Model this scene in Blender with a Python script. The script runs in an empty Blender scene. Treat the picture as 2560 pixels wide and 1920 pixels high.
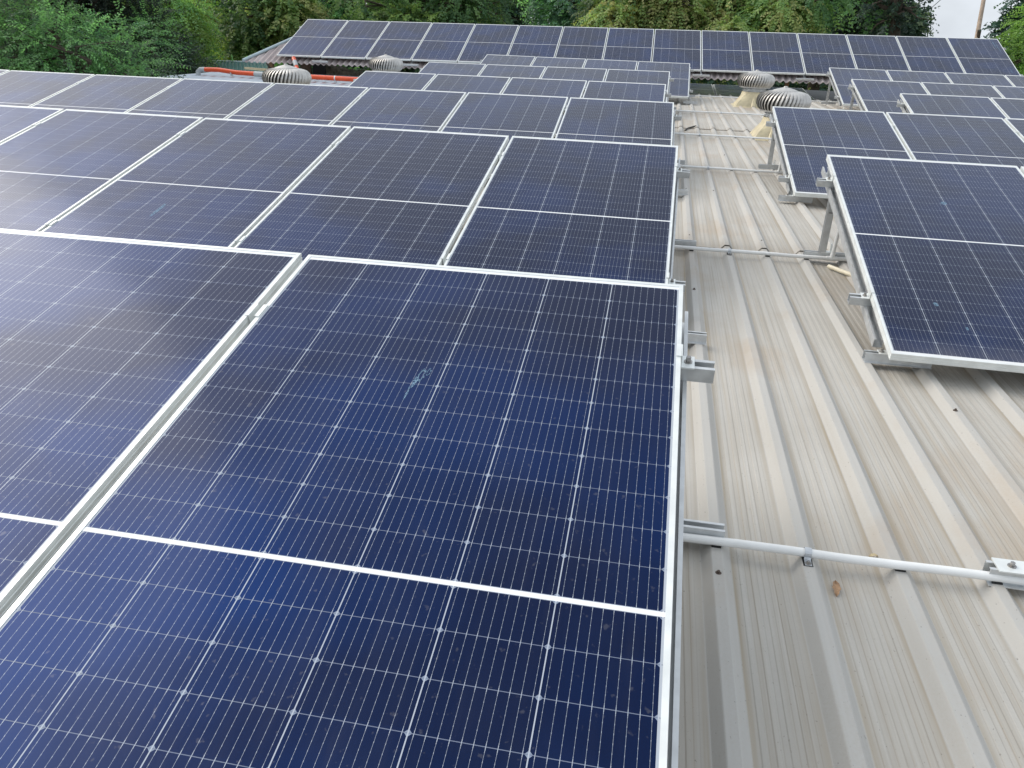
import bpy, math, random
import numpy as np
from mathutils import Matrix, Vector
rng = np.random.default_rng(7)
random.seed(7)
SC = bpy.context.scene
COL = SC.collection

# ------------------------------------------------------------------ camera
F = 1952.68
CAM = np.array([-0.10504, -2.19606, 0.65424])
CR = np.array([[0.982251, 0.184778, 0.032255], [0.105837, -0.404003, -0.908614], [-0.154861, 0.895901, -0.416389]])
cam = bpy.data.objects.new('camera', bpy.data.cameras.new('camera'))
COL.objects.link(cam)
cam.data.sensor_fit = 'HORIZONTAL'; cam.data.sensor_width = 36.0
cam.data.lens = F / 2560 * 36.0
cam.data.clip_start = 0.02; cam.data.clip_end = 3000
cam.matrix_world = Matrix(((CR[0][0], -CR[1][0], -CR[2][0], CAM[0]), (CR[0][1], -CR[1][1], -CR[2][1], CAM[1]),
                           (CR[0][2], -CR[1][2], -CR[2][2], CAM[2]), (0, 0, 0, 1)))
SC.camera = cam
# ------------------------------------------------------------------ light
SUN_EL, SUN_AZ = math.radians(38), math.radians(-72)      # azimuth from +Y towards +X
sd = Vector((math.cos(SUN_EL)*math.sin(SUN_AZ), math.cos(SUN_EL)*math.cos(SUN_AZ), math.sin(SUN_EL)))
sun = bpy.data.objects.new('sun', bpy.data.lights.new('sun', 'SUN'))
sun.data.energy = 1.5; sun.data.angle = math.radians(42); sun.data.color = (1.0, 0.955, 0.89)
sun.rotation_euler = sd.to_track_quat('Z', 'Y').to_euler()
COL.objects.link(sun)
world = bpy.data.worlds.new('World'); SC.world = world; world.use_nodes = True
wn, wl = world.node_tree.nodes, world.node_tree.links
wn.clear()
w_out = wn.new('ShaderNodeOutputWorld'); w_bg = wn.new('ShaderNodeBackground')
sky = wn.new('ShaderNodeTexSky'); sky.sky_type = 'NISHITA'; sky.sun_disc = False
sky.sun_elevation = SUN_EL; sky.sun_rotation = SUN_AZ
sky.air_density = 1.2; sky.dust_density = 8.0; sky.ozone_density = 1.0
w_tc = wn.new('ShaderNodeTexCoord'); w_no = wn.new('ShaderNodeTexNoise'); w_rp = wn.new('ShaderNodeValToRGB'); w_mx = wn.new('ShaderNodeMix')
w_map = wn.new('ShaderNodeMapping'); w_map.inputs['Scale'].default_value = (1, 1, 1.8)
w_mx.data_type = 'RGBA'
w_no.inputs['Scale'].default_value = 3.2; w_no.inputs['Detail'].default_value = 5; w_no.inputs['Roughness'].default_value = 0.55
w_rp.color_ramp.elements[0].position = 0.36; w_rp.color_ramp.elements[0].color = (0.6, 0.6, 0.6, 1)
w_rp.color_ramp.elements[1].position = 0.66; w_rp.color_ramp.elements[1].color = (0.95, 0.95, 0.95, 1)
wl.new(w_tc.outputs['Generated'], w_map.inputs['Vector']); wl.new(w_map.outputs['Vector'], w_no.inputs['Vector'])
wl.new(w_no.outputs['Fac'], w_rp.inputs['Fac']); wl.new(w_rp.outputs['Color'], w_mx.inputs['Factor'])
wl.new(sky.outputs['Color'], w_mx.inputs['A']); w_mx.inputs['B'].default_value = (8.4, 9.0, 9.7, 1)
wl.new(w_mx.outputs['Result'], w_bg.inputs['Color']); w_bg.inputs['Strength'].default_value = 0.10
wl.new(w_bg.outputs['Background'], w_out.inputs['Surface'])
SC.view_settings.view_transform = 'Standard'; SC.view_settings.look = 'None'
SC.view_settings.exposure = 0.3; SC.view_settings.gamma = 1.0
SC.render.engine = 'CYCLES'

GROUND = -4.6
def pix(x, y, d):
    """a measured point: photo pixel and distance along the view axis"""
    r = np.array([(x-1280)/F, (y-960)/F, 1.0]); return CAM + CR.T@(r*d)
# ------------------------------------------------------------------ helpers
def tag(o, label=None, cat=None, group=None, kind=None):
    if label: o['label'] = label
    if cat: o['category'] = cat
    if group: o['group'] = group
    if kind: o['kind'] = kind
    return o

def empty(name, loc=(0, 0, 0)):
    o = bpy.data.objects.new(name, None); COL.objects.link(o)
    o.location = loc; o.empty_display_size = 0.1
    return o

class MB:
    def __init__(s): s.v = []; s.f = []; s.m = []
    def add(s, vs, fs, mi=0):
        n = len(s.v); s.v += [tuple(map(float, v)) for v in vs]
        s.f += [tuple(i + n for i in f) for f in fs]; s.m += [mi] * len(fs)
        return s
    def hexa(s, o, ex, ey, ez, mi=0):
        o, ex, ey, ez = (np.array(a, float) for a in (o, ex, ey, ez))
        vs = [o, o+ex, o+ex+ey, o+ey, o+ez, o+ex+ez, o+ex+ey+ez, o+ey+ez]
        return s.add(vs, [(0, 3, 2, 1), (4, 5, 6, 7), (0, 1, 5, 4), (1, 2, 6, 5), (2, 3, 7, 6), (3, 0, 4, 7)], mi)
    def box(s, a, b, mi=0):
        a, b = np.array(a, float), np.array(b, float); d = b - a
        return s.hexa(a, (d[0], 0, 0), (0, d[1], 0), (0, 0, d[2]), mi)
    def extrude(s, prof, p0, p1, side, up, mi=0):
        """closed 2-D profile (a along side, b along up) swept from p0 to p1"""
        p0, p1, side, up = (np.array(a, float) for a in (p0, p1, side, up)); n = len(prof)
        vs = [p0 + side*a + up*b for a, b in prof] + [p1 + side*a + up*b for a, b in prof]
        fs = [(i, (i+1) % n, n+(i+1) % n, n+i) for i in range(n)] + [tuple(range(n))[::-1], tuple(range(n, 2*n))]
        return s.add(vs, fs, mi)
    def tube(s, pts, r, seg=14, cap=True, mi=0):
        pts = [np.array(p, float) for p in pts]; rs = r if hasattr(r, '__len__') else [r]*len(pts)
        vs = []; prev = None
        for i, p in enumerate(pts):
            t = pts[min(i+1, len(pts)-1)] - pts[max(i-1, 0)]; t = t/np.linalg.norm(t)
            if prev is None:
                a = np.array([0, 0, 1.]) if abs(t[2]) < .9 else np.array([1., 0, 0])
            else: a = prev
            u = a - t*(a@t); u /= np.linalg.norm(u); w = np.cross(t, u); prev = u
            vs += [p + rs[i]*(math.cos(2*math.pi*k/seg)*u + math.sin(2*math.pi*k/seg)*w) for k in range(seg)]
        fs = []
        for i in range(len(pts)-1):
            for k in range(seg): fs.append((i*seg+k, i*seg+(k+1) % seg, (i+1)*seg+(k+1) % seg, (i+1)*seg+k))
        if cap: fs += [tuple(range(seg))[::-1], tuple(range((len(pts)-1)*seg, len(pts)*seg))]
        return s.add(vs, fs, mi)
    def lathe(s, c, prof, seg=24, mi=0):
        vs = [(c[0]+r*math.cos(2*math.pi*k/seg), c[1]+r*math.sin(2*math.pi*k/seg), c[2]+z) for r, z in prof for k in range(seg)]
        fs = [(i*seg+k, i*seg+(k+1) % seg, (i+1)*seg+(k+1) % seg, (i+1)*seg+k) for i in range(len(prof)-1) for k in range(seg)]
        return s.add(vs, fs, mi)
    def build(s, name, mat, parent=None, smooth=False, off=(0, 0, 0), bevel=0):
        me = bpy.data.meshes.new(name)
        o = np.array(off, float)
        me.from_pydata([tuple(np.array(v)-o) for v in s.v], [], s.f)
        for m in (mat if isinstance(mat, (list, tuple)) else [mat]): me.materials.append(m)
        if any(s.m): me.polygons.foreach_set('material_index', s.m)
        if smooth: me.polygons.foreach_set('use_smooth', [True]*len(me.polygons)); me.set_sharp_from_angle(angle=math.radians(40))
        me.update()
        ob = bpy.data.objects.new(name, me); COL.objects.link(ob)
        if parent is not None: ob.parent = parent
        if bevel:
            b = ob.modifiers.new('bevel', 'BEVEL'); b.width = bevel; b.segments = 2; b.limit_method = 'ANGLE'
        return ob

# ------------------------------------------------------------------ materials
class NT:
    def __init__(s, name):
        s.mat = bpy.data.materials.new(name); s.mat.use_nodes = True
        s.t = s.mat.node_tree; s.bsdf = s.t.nodes['Principled BSDF']
    def n(s, typ, **kw):
        nd = s.t.nodes.new(typ)
        for k, v in kw.items(): setattr(nd, k, v)
        return nd
    def link(s, a, b): s.t.links.new(a, b)
    def setin(s, sock, v):
        if isinstance(v, bpy.types.NodeSocket): s.link(v, sock)
        else: sock.default_value = v
    def m(s, op, a, b=None, c=None, clamp=False):
        nd = s.n('ShaderNodeMath', operation=op, use_clamp=clamp)
        s.setin(nd.inputs[0], a)
        if b is not None: s.setin(nd.inputs[1], b)
        if c is not None: s.setin(nd.inputs[2], c)
        return nd.outputs[0]
    def mix(s, f, a, b, blend='MIX'):
        nd = s.n('ShaderNodeMix', data_type='RGBA', blend_type=blend)
        s.setin(nd.inputs['Factor'], f); s.setin(nd.inputs['A'], a); s.setin(nd.inputs['B'], b)
        return nd.outputs['Result']
    def noise(s, vec, scale, detail=4, rough=.55, dim='3D'):
        nd = s.n('ShaderNodeTexNoise'); s.link(vec, nd.inputs['Vector'])
        nd.inputs['Scale'].default_value = scale; nd.inputs['Detail'].default_value = detail; nd.inputs['Roughness'].default_value = rough
        return nd.outputs['Fac']
    def ramp(s, f, lo, hi, a=0.0, b=1.0):
        nd = s.n('ShaderNodeMapRange', clamp=True); s.setin(nd.inputs['Value'], f)
        nd.inputs['From Min'].default_value = lo; nd.inputs['From Max'].default_value = hi
        nd.inputs['To Min'].default_value = a; nd.inputs['To Max'].default_value = b
        return nd.outputs['Result']
    def obj(s): return s.n('ShaderNodeTexCoord').outputs['Object']
    def gen_map(s, scale, vec=None):
        mp = s.n('ShaderNodeMapping'); mp.inputs['Scale'].default_value = scale
        s.link(vec or s.obj(), mp.inputs['Vector']); return mp.outputs['Vector']
    def P(s, **kw):
        names = {'col': 'Base Color', 'rough': 'Roughness', 'metal': 'Metallic', 'spec': 'Specular IOR Level', 'normal': 'Normal'}
        for k, v in kw.items(): s.setin(s.bsdf.inputs[names[k]], v)
        return s.mat
    def bump(s, h, strength=.2, dist=.002):
        nd = s.n('ShaderNodeBump'); s.link(h, nd.inputs['Height']); nd.inputs['Strength'].default_value = strength
        nd.inputs['Distance'].default_value = dist; return nd.outputs['Normal']

def c4(r, g, b): return (r, g, b, 1)
def simple(name, col, rough=.5, metal=0, var=.12, scale=30, bump=0):
    t = NT(name); v = t.obj(); n = t.noise(v, scale)
    lo = tuple(x*(1-var) for x in col) + (1,); hi = tuple(min(1, x*(1+var)) for x in col) + (1,)
    t.P(col=t.mix(t.ramp(n, .3, .7), lo, hi), rough=t.ramp(n, .3, .7, max(.05, rough-.06), rough+.08), metal=metal)
    if bump: t.P(normal=t.bump(n, bump))
    return t.mat

W, L, TH = 1.134, 2.278, 0.035
def mat_cells():
    t = NT('solar_cells'); sep = t.n('ShaderNodeSeparateXYZ'); oc = t.obj(); t.link(oc, sep.inputs[0])
    x, y = sep.outputs[0], sep.outputs[1]
    a = t.m('DIVIDE', t.m('SUBTRACT', x, .015), .184)
    fa = t.m('FRACT', a); dx = t.m('MULTIPLY', t.m('ABSOLUTE', t.m('SUBTRACT', fa, .5)), .184)
    yc = t.m('SUBTRACT', y, L/2)
    b = t.m('DIVIDE', t.m('SUBTRACT', t.m('ABSOLUTE', yc), .0060), .0922)
    fb = t.m('FRACT', b); dy = t.m('MULTIPLY', t.m('ABSOLUTE', t.m('SUBTRACT', fb, .5)), .0922)
    incol = t.m('LESS_THAN', dx, .0909); inrow = t.m('LESS_THAN', dy, .0454)
    ch = t.m('LESS_THAN', t.m('ADD', dx, dy), .0909+.0455-.0048)
    ina = t.m('MULTIPLY', t.m('GREATER_THAN', a, 0), t.m('LESS_THAN', a, 6))
    inb = t.m('MULTIPLY', t.m('GREATER_THAN', b, 0), t.m('LESS_THAN', b, 12))
    cell = t.m('MULTIPLY', t.m('MULTIPLY', t.m('MULTIPLY', incol, inrow), ch), t.m('MULTIPLY', ina, inb))
    # ten busbars a cell, beaded with solder pads
    bus = t.m('MULTIPLY', t.m('ABSOLUTE', t.m('SUBTRACT', t.m('FRACT', t.m('MULTIPLY', fa, 10.0)), .5)), .0184)
    bead = t.m('LESS_THAN', t.m('ABSOLUTE', t.m('SUBTRACT', t.m('FRACT', t.m('MULTIPLY', fb, 6.0)), .5)), .09)
    endpad = t.m('GREATER_THAN', dy, .0405)
    bw = t.m('ADD', .00022, t.m('MULTIPLY', t.m('MAXIMUM', t.m('MULTIPLY', bead, .55), endpad), .00034))
    busm = t.m('MULTIPLY', t.m('LESS_THAN', bus, bw), t.m('MULTIPLY', ina, inb))
    # cell tint: per-cell and per-panel coating tone; broad drift paints in cloud reflections
    info = t.n('ShaderNodeObjectInfo').outputs['Random']
    cx = t.m('FLOOR', a); cy = t.m('FLOOR', t.m('DIVIDE', yc, .0922))
    cmb = t.n('ShaderNodeCombineXYZ'); t.link(cx, cmb.inputs[0]); t.link(cy, cmb.inputs[1]); t.link(t.m('MULTIPLY', info, 91.0), cmb.inputs[2])
    wn_ = t.n('ShaderNodeTexWhiteNoise', noise_dimensions='3D'); t.link(cmb.outputs[0], wn_.inputs['Vector'])
    shift = t.n('ShaderNodeVectorMath', operation='ADD'); t.link(oc, shift.inputs[0])
    cm2 = t.n('ShaderNodeCombineXYZ'); t.link(t.m('MULTIPLY', info, 37.0), cm2.inputs[2]); t.link(cm2.outputs[0], shift.inputs[1])
    broad = t.noise(shift.outputs[0], 1.6, 3, .5)
    tone = t.m('ADD', t.m('MULTIPLY', wn_.outputs['Value'], .12), t.ramp(broad, .38, .60, 0, .9))
    tone = t.m('ADD', tone, t.m('MULTIPLY', t.m('SUBTRACT', info, .5), .3), clamp=True)
    fine = t.noise(oc, 900, 2, .6)
    blue = t.mix(tone, c4(.0006, .0180, .0950), c4(.0036, .0098, .0420))
    blue = t.mix(t.ramp(fine, .35, .7, 0, .30), blue, c4(.003, .021, .088))
    dust = t.noise(t.gen_map((1, .5, 1)), 7, 6, .6)
    spot = t.noise(oc, 55, 3, .5)
    sheet = t.mix(inb, c4(.78, .80, .82), c4(.40, .44, .50))
    gap = t.mix(t.m('MULTIPLY', incol, t.m('SUBTRACT', 1.0, inrow)), sheet, c4(.145, .175, .25))
    inner = t.m('MULTIPLY', t.m('MULTIPLY', incol, inrow), t.m('MULTIPLY', ina, inb))
    gap = t.mix(inner, gap, c4(.22, .27, .36))
    col = t.mix(cell, gap, blue)
    col = t.mix(busm, col, c4(.36, .40, .46))
    col = t.mix(t.m('ADD', t.ramp(dust, .42, .75, .001, .014), t.ramp(spot, .66, .74, 0, .10)), col, c4(.42, .41, .40))
    grime = t.m('MULTIPLY', t.m('ADD', t.ramp(y, .012, .16, .30, 0), t.m('MULTIPLY', t.ramp(t.noise(t.gen_map((9, .8, 1)), 3, 4, .6), .5, .75), .022)), t.ramp(dust, .3, .7, .2, 1))
    col = t.mix(grime, col, c4(.36, .33, .29))
    metal = t.m('MULTIPLY', t.m('MULTIPLY', cell, t.m('SUBTRACT', .9, t.m('MULTIPLY', busm, .6))), t.m('SUBTRACT', 1.0, grime))
    t.P(col=col, rough=t.m('SUBTRACT', .62, t.m('MULTIPLY', cell, .12)), spec=.2, metal=metal)
    t.bsdf.inputs['Coat Weight'].default_value = 0.85; t.bsdf.inputs['Coat IOR'].default_value = 1.165
    t.setin(t.bsdf.inputs['Coat Roughness'], t.ramp(dust, .35, .75, .12, .20))
    t.P(normal=t.bump(t.noise(oc, 420, 2, .5), .05, .001))
    return t.mat

def mat_roof():
    t = NT('weathered_roof_sheet'); v = t.obj()
    sep = t.n('ShaderNodeSeparateXYZ'); t.link(v, sep.inputs[0])
    streak = t.noise(t.gen_map((26, .5, 1), v), 1, 5, .6)
    streak2 = t.noise(t.gen_map((75, 1.1, 1), v), 1, 3, .6)
    blot = t.noise(v, 1.3, 6, .6); fine = t.noise(v, 160, 3, .6); speck = t.noise(t.gen_map((150, 75, 150), v), 1, 2, .5)
    c = t.mix(t.ramp(blot, .3, .7), c4(.395, .372, .33), c4(.495, .48, .445))
    c = t.mix(t.ramp(streak, .45, .72, 0, .6), c, c4(.33, .285, .22))
    c = t.mix(t.ramp(streak2, .5, .75, 0, .35), c, c4(.58, .57, .54))
    c = t.mix(t.ramp(fine, .4, .75, 0, .25), c, c4(.38, .36, .33))
    xr = t.m('MULTIPLY', t.m('FRACT', t.m('DIVIDE', t.m('SUBTRACT', sep.outputs[0], .165), .2425)), .2425)
    gr = t.m('MULTIPLY', t.m('FRACT', t.m('DIVIDE', t.m('SUBTRACT', xr, .0585), .0305)), .0305)
    ge = t.m('MINIMUM', t.m('ABSOLUTE', t.m('SUBTRACT', gr, .0008)), t.m('ABSOLUTE', t.m('SUBTRACT', gr, .0183)))
    gm = t.m('MULTIPLY', t.ramp(ge, .0008, .0026, 1, 0), t.m('MULTIPLY', t.m('GREATER_THAN', xr, .052), t.m('LESS_THAN', xr, .196)))
    c = t.mix(t.m('MULTIPLY', gm, t.ramp(streak, .3, .65, .08, .42)), c, c4(.26, .22, .17))
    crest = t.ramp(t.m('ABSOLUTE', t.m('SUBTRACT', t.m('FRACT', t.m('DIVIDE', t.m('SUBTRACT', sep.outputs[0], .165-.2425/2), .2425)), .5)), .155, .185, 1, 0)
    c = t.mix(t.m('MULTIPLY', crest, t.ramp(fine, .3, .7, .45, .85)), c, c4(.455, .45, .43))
    c = t.mix(t.ramp(t.noise(t.gen_map((1, .55, 1), v), 1.9, 5, .62), .52, .70, 0, .5), c, c4(.38, .29, .20))
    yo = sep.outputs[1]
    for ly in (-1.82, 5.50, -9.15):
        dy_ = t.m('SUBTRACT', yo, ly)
        lap_shade = t.ramp(t.m('ABSOLUTE', dy_), .002, .006, 1, 0)
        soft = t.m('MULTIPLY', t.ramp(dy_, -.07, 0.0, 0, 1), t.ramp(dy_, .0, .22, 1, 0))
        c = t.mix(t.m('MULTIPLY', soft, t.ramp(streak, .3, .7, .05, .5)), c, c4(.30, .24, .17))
        c = t.mix(t.m('MULTIPLY', lap_shade, .75), c, c4(.09, .075, .06))  # narrow dark strip paints in the shadow gap under each sheet lap
    # yellow-brown stain along the foot of each rib
    fr = t.m('ABSOLUTE', t.m('SUBTRACT', t.m('FRACT', t.m('DIVIDE', t.m('SUBTRACT', sep.outputs[0], .165-.2425/2), .2425)), .5))
    foot = t.m('MULTIPLY', t.ramp(fr, .168, .182), t.ramp(fr, .19, .25, 1, 0))
    c = t.mix(t.m('MULTIPLY', foot, t.ramp(streak, .35, .7, .15, .75)), c, c4(.30, .235, .145))
    c = t.mix(t.ramp(speck, .70, .76, 0, .6), c, c4(.14, .13, .11))
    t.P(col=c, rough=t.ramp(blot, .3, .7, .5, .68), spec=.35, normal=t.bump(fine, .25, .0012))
    return t.mat

def mat_fibre():
    t = NT('fibre_cement_sheet'); v = t.obj()
    n1 = t.noise(t.gen_map((1, .4, 1), v), 3, 6, .6); n2 = t.noise(v, 40, 4, .6)
    c = t.mix(t.ramp(n1, .3, .7), c4(.34, .29, .29), c4(.50, .45, .44))
    c = t.mix(t.ramp(n2, .5, .8, 0, .4), c, c4(.20, .17, .17))
    t.P(col=c, rough=.85, normal=t.bump(n2, .3, .003)); return t.mat

def mat_leaf():
    t = NT('leaf'); at = t.n('ShaderNodeAttribute', attribute_name='tint')
    bs = t.bsdf; t.link(at.outputs['Color'], bs.inputs['Base Color'])
    bs.inputs['Roughness'].default_value = .5; bs.inputs['Specular IOR Level'].default_value = .35
    tr = t.n('ShaderNodeBsdfTranslucent')
    warm = t.mix(.5, at.outputs['Color'], c4(1.0, 1.0, .35), 'MULTIPLY'); t.link(warm, tr.inputs['Color'])
    ms = t.n('ShaderNodeMixShader'); ms.inputs[0].default_value = .52
    t.link(bs.outputs[0], ms.inputs[1]); t.link(tr.outputs[0], ms.inputs[2])
    t.link(ms.outputs[0], t.t.nodes['Material Output'].inputs['Surface'])
    return t.mat

def mat_smear():
    t = NT('dried_smear'); v = t.obj(); n = t.noise(v, 220, 4, .6)
    t.P(col=t.mix(n, c4(.08, .20, .34), c4(.26, .40, .52)), rough=.7)
    t.setin(t.bsdf.inputs['Alpha'], t.ramp(n, .36, .62, .10, .85)); return t.mat

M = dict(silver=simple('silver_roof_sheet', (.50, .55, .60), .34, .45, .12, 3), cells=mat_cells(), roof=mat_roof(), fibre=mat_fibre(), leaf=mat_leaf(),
    frame=simple('anodised_frame', (.76, .79, .78), .38, .3, .09, 14),
    alu=simple('aluminium_rail', (.60, .62, .63), .42, .6, .12, 25),
    galv=simple('galvanised_steel', (.60, .63, .66), .45, .6, .22, 14),
    pvc=simple('white_pvc', (.82, .83, .82), .42, 0, .05, 12),
    cream=simple('cream_plastic', (.80, .74, .58), .45, 0, .06, 20),
    steel=simple('bolt_steel', (.32, .31, .30), .35, .9, .2, 80),
    rubber=simple('black_rubber', (.015, .015, .016), .7),
    rust=simple('rusty_screw', (.10, .075, .06), .7, .2, .4, 120),
    back=simple('panel_backsheet', (.70, .70, .70), .6),
    frp=simple('yellowed_fibreglass', (.58, .51, .34), .5, 0, .25, 7, .2),
    fin=simple('aluminium_vane', (.52, .51, .49), .42, .6, .22, 10),
    inner=simple('vent_shade', (.06, .058, .055), .8),
    orange=simple('orange_pvc', (.70, .085, .022), .38, 0, .10, 6),
    greypvc=simple('grey_pvc', (.42, .45, .47), .45, 0, .1, 10),
    wood=simple('raw_timber', (.38, .24, .13), .8, 0, .3, 12, .2),
    plank=simple('pale_timber', (.62, .52, .33), .75, 0, .15, 12),
    board=simple('brown_board', (.22, .15, .12), .8, 0, .2, 5),
    wall=simple('rendered_wall', (.40, .38, .34), .9, 0, .15, 3, .2),
    stone=simple('mossy_stone', (.30, .29, .24), .95, 0, .55, 9, .5),
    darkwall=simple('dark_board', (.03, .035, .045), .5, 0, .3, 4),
    teal=simple('green_sheet', (.055, .16, .15), .45, .1, .2, 3),
    ridge=simple('bluish_ridge_sheet', (.40, .50, .54), .5, .2, .15, 5),
    bark=simple('bark', (.07, .055, .042), .95, 0, .4, 9, .5),
    pole=simple('bare_pole_wood', (.42, .33, .26), .85, 0, .3, 4),
    ground=simple('earth_and_grass', (.09, .10, .045), 1.0, 0, .5, .6),
    deadleaf=simple('dead_leaf', (.34, .21, .12), .7, 0, .35, 60),
    smear=mat_smear(),
    wire=simple('overhead_wire', (.10, .11, .12), .6))

# ------------------------------------------------------------------ setting
MB().add([(-700, -300, -4.6), (700, -300, -4.6), (700, 900, -4.6), (-700, 900, -4.6)], [(0, 1, 2, 3)]).build('ground', M['ground'])
tag(bpy.data.objects['ground'], kind='structure')

# ------------------------------------------------------------------ shed with ribbed roof
PAN, RIB = -0.676, -0.650
RX0, RP = 0.165, 0.2425
XL, XR, YF, YN = -11.62, 12.0, 18.0, -7.0
shed = tag(empty('shed_building', (0, 5, -4.6)), 'long low shed whose weathered pale ribbed metal roof carries the front rows of panels', 'building')
SO = (0, 5, -4.6)
def roof_profile(xa, xb):
    pts = []
    for k in range(math.ceil((xa-RX0)/RP)-1, math.floor((xb-RX0)/RP)+2):
        c = RX0 + k*RP
        seq = [(-.040, 0), (-.038, .0015), (-.0165, .0245), (-.0135, .026), (.0135, .026), (.0165, .0245), (.038, .0015), (.040, 0)]
        q = .043
        for j in range(4):
            s0 = q + .0155 + j*.0305
            seq += [(s0, 0), (s0+.003, .0012), (s0+.015, .0012), (s0+.018, 0)]
        pts += [(c+a, b) for a, b in seq if xa <= c+a <= xb]
    return pts
def roof_course(y0, y1, xa, xb, lift=.007):
    pr = roof_profile(xa, xb); n = len(pr); mb = MB(); ny = max(2, int((y1-y0)/.6)); vs = []
    ph = rng.uniform(0, 6, 400)
    for j in range(ny+1):
        y = y0 + (y1-y0)*j/ny
        for i, (x, z) in enumerate(pr):
            k = int((x-XL)/RP)
            wob = .0012*math.sin(y*1.7+ph[k % 400])*(1 if z < .01 else .3)
            vs.append((x + .0012*math.sin(y*.9+ph[(k*7) % 400]), y, PAN + z + lift*(1-j/ny) + wob))
    fs = [(j*n+i, j*n+i+1, (j+1)*n+i+1, (j+1)*n+i) for j in range(ny) for i in range(n-1)]
    b = len(vs)
    vs += [(vs[i][0], vs[i][1]+.0005, vs[i][2]-.0022) for i in range(n)]
    fs += [(b+i, b+i+1, i+1, i) for i in range(n-1)]
    mb.add(vs, fs)
    return mb
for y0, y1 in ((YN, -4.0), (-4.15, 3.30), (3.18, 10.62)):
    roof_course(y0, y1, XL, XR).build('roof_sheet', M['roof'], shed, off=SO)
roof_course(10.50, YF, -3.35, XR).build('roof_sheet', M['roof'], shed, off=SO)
sv = roof_course(10.50, YF, XL, -3.35).build('roof_sheet', M['silver'], shed, off=SO); sv['label'] = 'newer silvery ribbed roof sheet'
w_ = MB(); w_.box((XL+.1, YN+.1, -4.6), (XR-.1, YF-.25, -.73)); w_.build('wall', M['wall'], shed, off=SO)
fl = MB(); fl.extrude([(-.03, 0), (.05, 0), (.05, .004), (-.026, .004), (-.026, .035), (-.03, .035)], (-9.4, YF+.02, -.665), (-4.2, YF+.02, -.665), (0, 1, 0), (0, 0, 1))
fl.build('end_flashing', M['ridge'], shed, off=SO)
def screw(x, y, z):
    m = MB(); m.lathe((x, y, z), [(0.0001, .0022), (.0085, .0018), (.0092, 0)], 14); m.lathe((x, y, z), [(.0, .0085), (.0042, .0085), (.0046, .002)], 6)
    return m
sc0 = None
spots = [(0, -.44), (0, 2.11), (0, 3.39), (2, 3.39), (4, .80), (1, 5.2), (0, 5.2), (2, 7.6), (0, 6.05), (3, 5.3), (1, 10.7), (4, 10.7), (5, 1.9), (2, 10.7), (3, -1.9), (1, 14.2), (0, 14.0), (2, 14.1), (3, 13.9), (6, -.2), (5, -1.2)]
for k, y in spots:
    if sc0 is None:
        sc0 = screw(0, 0, 0).build('screw', M['rust'], shed); sc0.location = (RX0+k*RP, y-5, RIB+4.6+.002)
    else:
        o = sc0.copy(); COL.objects.link(o); o.parent = shed; o.location = (RX0+k*RP+random.uniform(-.008, .008), y-5, RIB+4.6+.002)

# ------------------------------------------------------------------ solar panels
ROWS = {
    'L1': ([-0.0, 0.0, 0.0], [-0.01118, -0.00212, 0.00386]),
    'L2': ([0.0102, 3.354, -0.0389], [0.00489, -0.00497, -0.00141]),
    'L3': ([-0.0138, 6.9912, -0.0429], [-0.00569, 0.01228, -1e-05]),
    'L4': ([-0.1251, 10.2319, -0.0436], [0.0, -0.00085, 0.00157]),
    'L5': ([-0.0835, 13.5974, -0.0127], [0.0, -0.00083, 0.00335]),
    'L6': ([0.3399, 16.9315, 0.0289], [0.00746, -0.00206, -0.00255]),
    'R1': ([0.961, 3.3222, -0.0365], [-0.0063, -0.00761, -0.00142]),
    'R2': ([1.0301, 7.0397, -0.0388], [-0.00698, 0.01096, -0.00168]),
    'R3': ([3.0695, 10.0933, -0.0178], [0.0, 0.00015, 0.00189]),
    'R4': ([3.0673, 13.3975, 0.0008], [0.0, -5e-05, -0.0033]),
    'R5': ([3.2597, 16.7817, 0.0669], [0.01779, -0.00491, -0.00143]),
    'B': ([-9.826, 19.6552, 0.6479], [0.0, 0.02056, 0.00581]),
}
TILT, TILTB, GAP = 0.232712, 0.376091, 0.02473
def frame_of(r):
    a, (dt, yw, ro) = ROWS[r]; th = TILTB if r == 'B' else TILT+dt
    Rr = np.array([[math.cos(ro), 0, -math.sin(ro)], [0, 1, 0], [math.sin(ro), 0, math.cos(ro)]])
    Ry = np.array([[math.cos(yw), -math.sin(yw), 0], [math.sin(yw), math.cos(yw), 0], [0, 0, 1]])
    ex = Ry@Rr@np.array([1., 0, 0]); ey = Ry@Rr@np.array([0, math.cos(th), math.sin(th)])
    return np.array(a), ex, ey, np.cross(ex, ey)
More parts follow.
